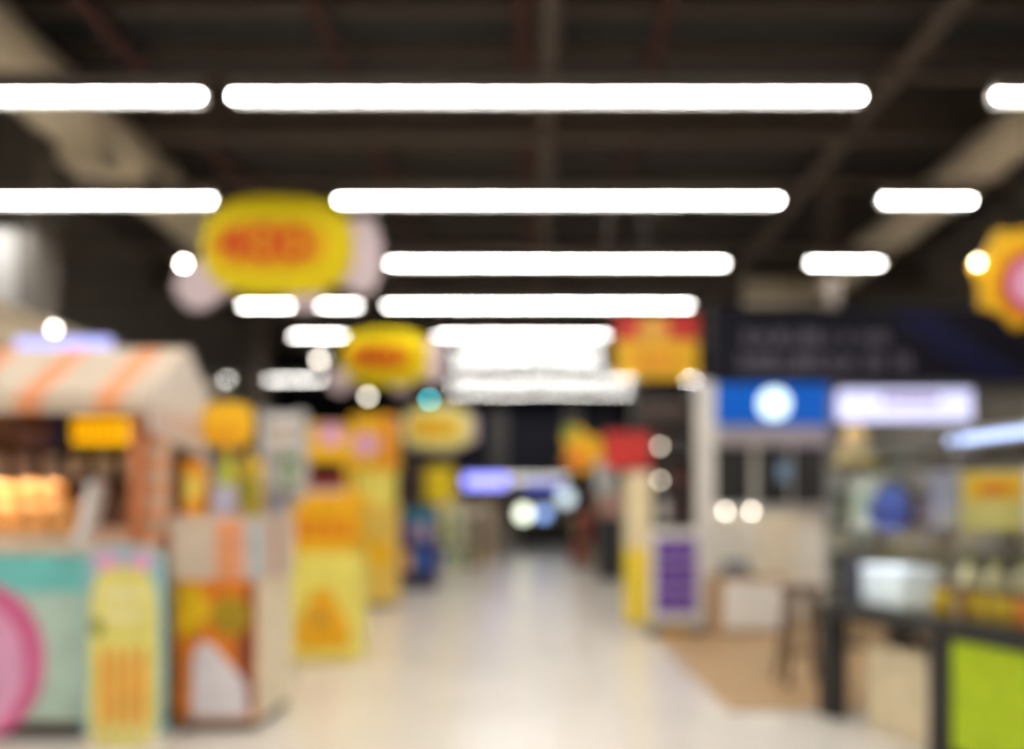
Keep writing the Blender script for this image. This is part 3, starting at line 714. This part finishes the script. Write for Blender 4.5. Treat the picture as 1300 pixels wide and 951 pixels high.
# dark cabinet with two little spot lamps
t, x, y, Wd = rack('display_cabinet', 'tall dark display cabinet with two small lamps behind the purple sign', 806, 880, 11.6, 492, .5, CHAR, BLACK, [.4, .9, 1.35, 1.8, 2.25, 2.7], cat='cabinet')
for yp in (567, 610):
    MB().sph((PX(837, 11.6) - x, -.06, PZ(yp, 11.6)), .026).build('lamp', emit('cabinet lamp', (255, 244, 222), 7), t)
    MB().cyl((PX(837, 11.6) - x, -.05, PZ(yp, 11.6)), (PX(837, 11.6) - x, .05, PZ(yp, 11.6) + .06), .01, n=8).build('lamp_arm', SILVER, t)
    MB().span(PX(837, 11.6) - x - .012, PX(837, 11.6) - x + .012, .04, .06, .4, 3.1).build('lamp_upright', CHAR, t)
for z, mm, lb in ((2.7, [CHAR, BROWN], 'dark carton on the top shelf of the tall dark cabinet'), (2.25, [BLACK, CHAR, BROWN], 'dark carton on the second shelf from the top of the dark cabinet'),
                  (1.8, [BROWN, DKRED, CHAR], 'brown carton on the middle shelf of the dark cabinet'), (1.35, [DKRED, CHAR, GREYW], 'maroon carton on the shelf above the purple sign')):
    fill('carton', lb, 'cartons in the dark cabinet', x, y, Wd, z, 5, .3, mm, .18)

# ------------------------------------------------------------------ right: shop with dark header
t = thing('shop_portal', 'white post and long navy header sign with two faint lines of lettering', 'shop front', (2.1, 10.8, 0))
MB().span(-.10, .12, -.1, .1, 0, 3.1, .01).build('post', WHITE, t)
MB().span(-.14, .16, -.14, .14, 0, .12, .01).build('post_base', GREYW, t)
MB().span(4.55, 4.75, -.1, .1, 0, 3.1, .01).build('post', WHITE, t)
hx = 2.1
hd = MB().span(PX(900, 10.8) - hx, 4.8, -.14, .14, PZ(486, 10.8), PZ(394, 10.8), .01).build('header_sign', NAVY, t)
X = lambda p: PX(p, 10.66) - hx
Z = lambda p: PZ(p, 10.66)
MB().prism([(X(1130), Z(396)), (X(1185), Z(396)), (X(1280), Z(462)), (X(1330), Z(482)), (X(1255), Z(482)), (X(1200), Z(455))], -.146, -.14).build('blue_swoosh', NAVY2, hd)
LET = mat('faded grey lilac lettering', (104, 98, 116), .5)
def glyph_line(p0, p1, ymid, hpx, seed, gaps):
    """a line of letter-like strokes; the wording is too blurred in the picture to read"""
    rnd = random.Random(seed); x = p0; s = 10.66 / FPX
    while x < p1:
        wdt = rnd.uniform(9, 14)
        if any(a < x < b_ for a, b_ in gaps): x += wdt; continue
        b = MB(); k = rnd.randint(0, 3); cz = Z(ymid); h = hpx * s; xc = X(x + wdt / 2); ww = wdt * s * .8
        if k in (0, 1): b.ring((xc, cz - h * .12), h * .38, h * .2, -.15, -.14, 14, sx=ww / (h * .76))
        if k in (1, 2): b.span(xc - ww / 2, xc - ww / 2 + .03, -.151, -.141, cz - h / 2, cz + h / 2)
        if k >= 2: b.span(xc - ww / 2, xc + ww / 2, -.15, -.14, cz - h * .5, cz - h * .36); b.span(xc + ww / 2 - .03, xc + ww / 2, -.1505, -.1405, cz - h / 2, cz + h * .3)
        b.build('lettering', LET, hd); x += wdt
glyph_line(944, 1118, 427, 20, 3, [(1048, 1062), (1074, 1088)])
glyph_line(938, 1150, 459, 22, 5, [(1078, 1086), (1122, 1130)])
# wall unit with blue fascia
wx0, wx1 = PX(898, 12.3), PX(1052, 12.3)
t = thing('wall_unit', 'shop wall unit with a bright blue fascia and round glowing emblem', 'cabinet', ((wx0 + wx1) / 2, 12.3, .012))
W = wx1 - wx0; zb_ = .012
MB().span(-W / 2, W / 2, .05, .5, 0, 3.35, .008).build('body', mat('warm white laminate', (248, 242, 230), .5), t)
fs = MB().span(-W / 2, W / 2, -.02, .05, PZ(541, 12.3), 3.38, .008).build('blue_fascia', BLUEF, t)
MB().prism(ell(PX(982, 12.3) - (wx0 + wx1) / 2, PZ(514, 12.3), .21, .21, 36), -.05, -.02).build('round_emblem', emit('cyan white emblem', (226, 252, 255), 1.25), fs)
MB().span(-W / 2, W / 2, 0, .05, PZ(566, 12.3), PZ(541, 12.3)).build('pale_band', mat('pale mauve laminate', (214, 204, 208), .5), t)
for a, b_ in ((-W / 2 + .04, -.24), (-.14, .30), (.36, W / 2 - .03)):
    p = MB().span(a, b_, .0, .05, PZ(642, 12.3), PZ(568, 12.3), .006).build('dark_board', CHAR if a > .3 else BLACK, t)
    for q in range(3):
        xx = a + (b_ - a) * (q + .5) / 3
        MB().span(xx - .05, xx + .05, -.03, 0, PZ(632, 12.3), PZ(582, 12.3), .008).build('dark_pouch', CHAR if q % 2 else BLACK, p)
MB().span(.14, .3, -.06, 0, PZ(612, 12.3), PZ(588, 12.3), .01).build('pale_blue_card', mat('pale blue card', (140, 176, 214), .5), t)
MB().span(-W / 2, W / 2, -.1, .05, PZ(650, 12.3), PZ(645, 12.3)).build('ledge', GREYW, t)
for p in (920, 953):
    lx = PX(p, 12.2) - (wx0 + wx1) / 2
    MB().sph((lx, -.15, PZ(650, 12.2)), .03).build('lamp', emit('shop lamp', (255, 244, 226), 13), t)
    MB().cyl((lx, -.14, PZ(650, 12.2)), (lx, -.06, PZ(648, 12.2)), .012, n=8).build('lamp_neck', SILVER, t)
# white low cabinet with wood edge
t = thing('low_cabinet', 'low white cabinet with a wood side behind the brown stool', 'cabinet', (PX(952, 10.35), 10.35, .012))
MB().span(-.33, .40, 0, .5, .05, .64, .006).build('body', WHITE, t)
MB().span(-.43, -.33, -.02, .5, 0, .69, .006).build('wood_side', TAN, t)
MB().span(-.33, .43, -.02, .5, .64, .69, .006).build('top', TAN, t)
MB().span(-.33, .40, .03, .47, 0, .05).build('plinth', TAN, t)
for i in range(2):
    d_ = MB().span(-.31 + i * .355, .035 + i * .355, -.015, 0, .08, .62, .004).build('door', WHITE, t)
    MB().cyl((-.0 + i * .09, -.03, .5), (-.0 + i * .09, -.03, .4), .008, n=8).build('handle', SILVER, d_)
t = thing('card_terminal', 'small grey device on the low white cabinet', 'device', (PX(936, 10.5), 10.55, .702))
MB().span(-.2, .2, -.1, .1, 0, .05, .01).build('base', CHAR, t)
MB().box((0, .04, .11), (.34, .03, .14), .01, Matrix.Rotation(-.5, 4, 'X')).build('screen', mat('grey blue plastic', (110, 116, 128), .4), t)
t = thing('display_board', 'cream upright board standing right of the low white cabinet', 'board', (PX(986, 11.1), 11.1, .012))
MB().span(-.24, .26, 0, .05, .04, 1.45, .008).build('board', CREAM, t)
for x in (-.18, .2): MB().span(x - .03, x + .03, -.15, .2, 0, .04, .008).build('foot', TAN, t)
# lit lilac sign and blue light bar
t = thing('lit_sign', 'wide glowing lilac-white sign under the navy header', 'lit sign', (PX(1150, 11.2), 11.2, PZ(514, 11.2)))
sf = MB().span(-.86, .86, -.02, .1, -.2, .2, .02).build('light_box', emit('lilac sign light', (212, 214, 255), .92), t)
for i in range(5): MB().span(-.3 + i * .15, -.2 + i * .15, -.03, -.02, .0, .12).build('pink_lettering', mat('pink sign print', (235, 170, 225), .5), sf)
for x in (-.7, .7): MB().cyl((x, .05, .2), (x, .05, PZ(394, 10.8) - PZ(514, 11.2)), .02, n=8).build('hanger', CHAR, t)
MB().cyl((-.7, .05, .6), (-.7, -.35, .6), .02, n=8).build('bracket', CHAR, t)
MB().cyl((.7, .05, .6), (.7, -.35, .6), .02, n=8).build('bracket', CHAR, t)
# grey shelf wall at the back of the shop
t, x, y, Wd = rack('wall_shelving', 'grey wall shelving with assorted goods behind the glass showcase', 1048, 1330, 12.9, 500, .45, GREYW, mat('grey olive back', (150, 146, 134), .6), [.5, .95, 1.4, 1.85, 2.3], cat='shelves')
GO = mat('grey taupe card', (132, 120, 112), .5)
fill('carton', 'taupe or grey carton on the top shelf of the wall shelving', 'cartons on the wall shelving', x, y, Wd, 2.3, 10, .32, [GO, LILAC, CHAR, GO, BROWN], .2)
fill('carton', 'grey or olive carton on the second shelf of the wall shelving', 'cartons on the wall shelving', x, y, Wd, 1.85, 10, .32, [GREYW, GO, OLIVE, GREYW], .2, WHITE)
fill('bottle', 'bottle on the third shelf of the wall shelving', 'bottles on the wall shelving', x, y, Wd, 1.4, 14, .33, [GREYW, OLIVE, LILAC, WHITE], .2)
fill('carton', 'cream carton on the fourth shelf of the wall shelving', 'cartons low on the wall shelving', x, y, Wd, .95, 10, .32, [CREAM, GREYW, GO], .2)
# white and beige shapes between
t = thing('floor_lamp', 'beige cone-shaped lamp shade on a stand right of the blue fascia', 'lamp', (PX(1085, 9.4), 9.4, .012))
MB().lathe([(.24, 1.98), (.23, 2.0), (.06, 2.42), (.04, 2.43)]).build('shade', mat('beige shade cloth', (220, 190, 130), .7), t)
MB().cyl((0, 0, .03), (0, 0, 2.0), .018).build('pole', CHAR, t)
MB().lathe([(.17, 0), (.17, .02), (.03, .035)]).build('base', CHAR, t)

# bar stool
t = thing('bar_stool', 'brown wooden stool with splayed legs left of the glass showcase', 'stool', (PX(1018, 7.3), 7.3, .012))
MB().lathe([(.16, .76), (.185, .775), (.185, .80), (.16, .82)], n=24).build('seat', STOOLW, t)
for a in range(4):
    q = PI / 4 + a * PI / 2; c, s_ = math.cos(q), math.sin(q)
    MB().cyl((.24 * c, .24 * s_, 0), (.12 * c, .12 * s_, .77), .026, .03, 10).build('leg', STOOLW, t)
for a in range(4):
    q0, q1 = PI / 4 + a * PI / 2, PI / 4 + (a + 1) * PI / 2; r = .2
    MB().cyl((r * math.cos(q0), r * math.sin(q0), .26), (r * math.cos(q1), r * math.sin(q1), .26), .014, n=8).build('footrest', STOOLW, t)

# glass showcase on a black table
ang = math.atan2(-.970, .2425)
OX, OY = 2.05, 6.15
def SC(tv, v, z): return (OX + .2425 * tv + .970 * v, OY - .970 * tv + .2425 * v, z)
L = 2.6; D = .66
t = thing('showcase_table', 'black table with a lime green side panel under the glass showcase', 'table', (OX, OY, 0), ang)
MB().span(-.06, L, -.04, D + .04, .72, .79, .008).build('table_top', BLACK, t)
for a in (.02, 1.17, L - .1):
    for v in (.02, D - .08): MB().span(a - .07, a + .11, v - .04, v + .08, 0, .72, .006).build('leg', BLACK, t)
MB().span(1.30, L - .16, -.02, .01, .10, .715, .004).build('lime_panel', LIME, t)
t = thing('glass_showcase', 'glass showcase with steel edges standing on the black table at the right', 'showcase', (OX, OY, .79), ang)
H = 1.1
MB().span(0, L, 0, D, 0, .03, .004).build('base_tray', CHAR, t)
for a in (.012, 1.3, L - .012):
    for v in (.012, D - .012): MB().span(a - .012, a + .012, v - .012, v + .012, .03, H, .003).build('corner_post', SILVER, t)
for v in (.012, D - .012): MB().span(0, L, v - .012, v + .012, H - .024, H, .003).build('top_rail', SILVER, t)
MB().span(.0, .024, .024, D - .024, H - .024, H, .003).build('top_rail', SILVER, t)
MB().span(.024, 1.288, .009, .014, .03, H - .024).build('front_pane', GLASS, t)
MB().span(1.312, L - .024, .009, .014, .03, H - .024).build('front_pane', GLASS, t)
MB().span(.009, .014, .024, D - .024, .03, H - .024).build('end_pane', GLASS, t)
MB().span(.024, L - .024, .024, D - .024, H - .012, H - .006).build('top_pane', GLASS, t)
MB().span(1.2, L - .05, .03, .08, H - .06, H - .026, .004).build('light_strip', emit('pale blue light strip', (186, 202, 255), 2.0), t)
lh = MB().span(.1, .95, .035, .05, .515, .53, .003).build('fill_light_housing', SILVER, t)  # added housing and fill lamp, only there to brighten the bluish white box
ld = bpy.data.lights.new('added_fill_light', 'AREA'); ld.shape = 'RECTANGLE'; ld.size = .8; ld.size_y = .02; ld.energy = 3.0; ld.color = (.86, .9, 1.0)
lo_ = bpy.data.objects.new('added_fill_light', ld); col.objects.link(lo_); lo_.parent = lh; lo_.location = (.52, .043, .512); lo_.rotation_euler = (.5, 0, 0)
MB().span(.03, L - .03, .03, D - .03, .53, .538).build('glass_shelf', GLASS, t)
BZ, SZ = .82, .79 + .538
g = 'goods in the glass showcase'
o = carton('gift_box', 'bluish white box with rounded lid low in the glass showcase', g, *SC(.42, .3, BZ), .42, .3, .2, mat('bluish white box', (242, 244, 255), .4), None, ang)
MB().span(-.22, .22, -.16, .16, .2, .26, .02).build('lid', mat('bluish white box', (242, 244, 255), .4), o)
o = tag(MB().span(-.05, .05, -.05, .05, 0, .28, .01).build('speaker_box', mat('dark navy plastic', (44, 44, 66), .4), None, SC(.12, .14, BZ), ang), 'small dark navy box at the left end of the showcase', 'box', g)
MB().cyl((0, -.052, .2), (0, -.048, .2), .035).build('speaker_cone', CHAR, o); MB().cyl((0, -.052, .09), (0, -.048, .09), .025).build('speaker_cone', CHAR, o)
# blue helmet-like rounded bag on the glass shelf
o = tag(MB().sph((0, 0, .12), (.185, .15, .175), 20, flat=0.0).build('round_case', BLUE, None, SC(.42, .26, SZ), ang), 'blue rounded case with dark rim on the showcase shelf', 'case', g)
MB().ring((0, .13), .195, .17, -.03, .03, 28).build('dark_rim', BLACK, o)
MB().box((0, 0, .325), (.12, .03, .03), .01).build('handle', BLACK, o)
o = carton('white_carton', 'white upright carton left of the blue rounded case', g, *SC(.14, .3, SZ), .26, .2, .36, WHITE, mat('pale mint print', (206, 222, 214), .5), ang)
o = carton('lilac_carton', 'lilac grey carton behind the blue rounded case', g, *SC(.62, .52, SZ), .2, .14, .38, LILAC, None, ang)
for i in range(8):
    tv = 1.02 + i * .16
    o = jar('honey_jar', ['yellow jar at the left end of the row low in the showcase', 'second yellow jar from the left in the showcase row', 'third yellow jar from the left in the showcase row', 'fourth yellow jar from the left in the showcase row', 'fifth jar, orange, in the row low in the showcase', 'sixth jar in the row low in the showcase', 'seventh jar in the row low in the showcase', 'last jar at the right end of the showcase row'][i], 'yellow jars in the showcase', *SC(tv, .16, BZ), .065, .19, [mat('mustard jar', (220, 180, 20), .3), mat('ochre jar', (200, 140, 20), .3), MATS['mustard jar'], MATS['mustard jar'], mat('orange jar', (226, 130, 30), .3)][i % 5], mat('brown jar lid', (120, 72, 40), .4))
for i in range(4):
    tv = .85 + i * .22
    bottle('cream_bottle', 'cream bottle in the back row low in the showcase, ' + ORD[i], 'cream bottles in the showcase', *SC(tv, .48, BZ), .06, .34, mat('cream glaze', (226, 210, 160), .4), OLIVE)
o = tag(MB().box((0, 0, .17), (.34, .02, .34), .004).build('price_card', mat('pale yellow card', (236, 216, 130), .5), None, SC(1.30, .26, SZ), ang * .15), 'yellow card with red-orange heading on the showcase shelf', 'card', g)
MB().box((0, -.013, .25), (.30, .006, .14), .0).build('heading', YELO, o)
MB().box((0, -.018, .24), (.16, .006, .05), .0).build('red_mark', mat('orange red print', (230, 110, 30), .5), o)
MB().box((0, .05, .01), (.2, .1, .02), .004).build('foot', CREAM, o)
o = carton('white_carton', 'pinkish white carton at the right end of the showcase shelf', g, *SC(1.72, .3, SZ), .26, .2, .36, mat('pinkish white card', (240, 222, 218), .5), None, ang)
o = carton('blue_carton', 'small blue carton low behind the yellow jars', g, *SC(1.62, .42, BZ), .16, .14, .40, BLUE, WHITE, ang)
jar('grey_tub', 'grey round tub right of the blue rounded case on the shelf', g, *SC(.98, .25, SZ), .07, .12, SILVER, GREYW)
# cream carton under the table
carton('storage_carton', 'cream carton on the floor under the black table', None, *SC(.62, .36, .0), .62, .46, .56, mat('cream carton card', (236, 220, 184), .55), None, ang)

# ------------------------------------------------------------------ far passage lights and shops
def farsign(xp, yp, d, wpx, hpx, lab, rgb, s):
    sx, sz = wpx * d / FPX / 2, hpx * d / FPX / 2
    z = PZ(yp, d)
    t = thing('lit_sign', lab, 'lit sign', (PX(xp, d), d, z), group='lit signs in the passage')
    MB().span(-sx, sx, 0, .12, -sz, sz, .02).build('sign_face', emit(lab[:24], rgb, s), t)
    MB().span(-sx - .03, sx + .03, .12, .2, -sz - .03, sz + .03, .01).build('sign_back', CHAR, t)
    MB().cyl((0, .15, sz), (0, .15, 3.5 - z), .03, n=8).build('hanger', CHAR, t)
farsign(616, 611, 38, 54, 16, 'glowing violet sign at the far end of the aisle', (150, 150, 255), 2.2)
farsign(690, 616, 40, 50, 9, 'dim blue sign strip right of the violet sign', (40, 70, 190), 1.0)
def ball(xp, yp, d, r, lab, rgb, s):
    z = PZ(yp, d)
    t = thing('globe_lamp', lab, 'lamp', (PX(xp, d), d, 0), group='globe lamps in the passage')
    MB().sph((0, 0, z), r, 16).build('globe', emit(lab[:30], rgb, s), t)
    MB().cyl((0, 0, .03), (0, 0, z - r * .8), .03, n=8).build('pole', CHAR, t)
    MB().lathe([(.2, 0), (.2, .03), (.05, .05)]).build('base', CHAR, t)
ball(665, 652, 36, .3, 'pale yellow-white globe lamp low at the end of the aisle', (240, 250, 225), 2.6)
ball(690, 652, 37, .25, 'pale blue globe lamp beside the yellow-white one', (150, 185, 255), 1.8)
ball(718, 632, 39, .36, 'greyish white globe lamp at the right of the passage', (210, 228, 235), 1.3)
# shop counters closing the passage
for xa, xb, d, hgt, m, lab in ((-3.3, -1.3, 43, 1.2, CREAM, 'cream counter at the far end left of the globe lamps'), (-.9, 2.6, 45, 1.25, CHAR, 'dark counter at the far end under the globe lamps')):
    t = thing('far_counter', lab, 'counter', ((xa + xb) / 2, d, 0)); Wc = xb - xa
    MB().span(-Wc / 2, Wc / 2, 0, .8, .08, hgt, .02).build('body', m, t)
    MB().span(-Wc / 2 - .05, Wc / 2 + .05, -.05, .85, hgt, hgt + .06, .01).build('worktop', GREYW, t)
    MB().span(-Wc / 2 + .05, Wc / 2 - .05, .05, .75, 0, .08).build('plinth', BLACK, t)
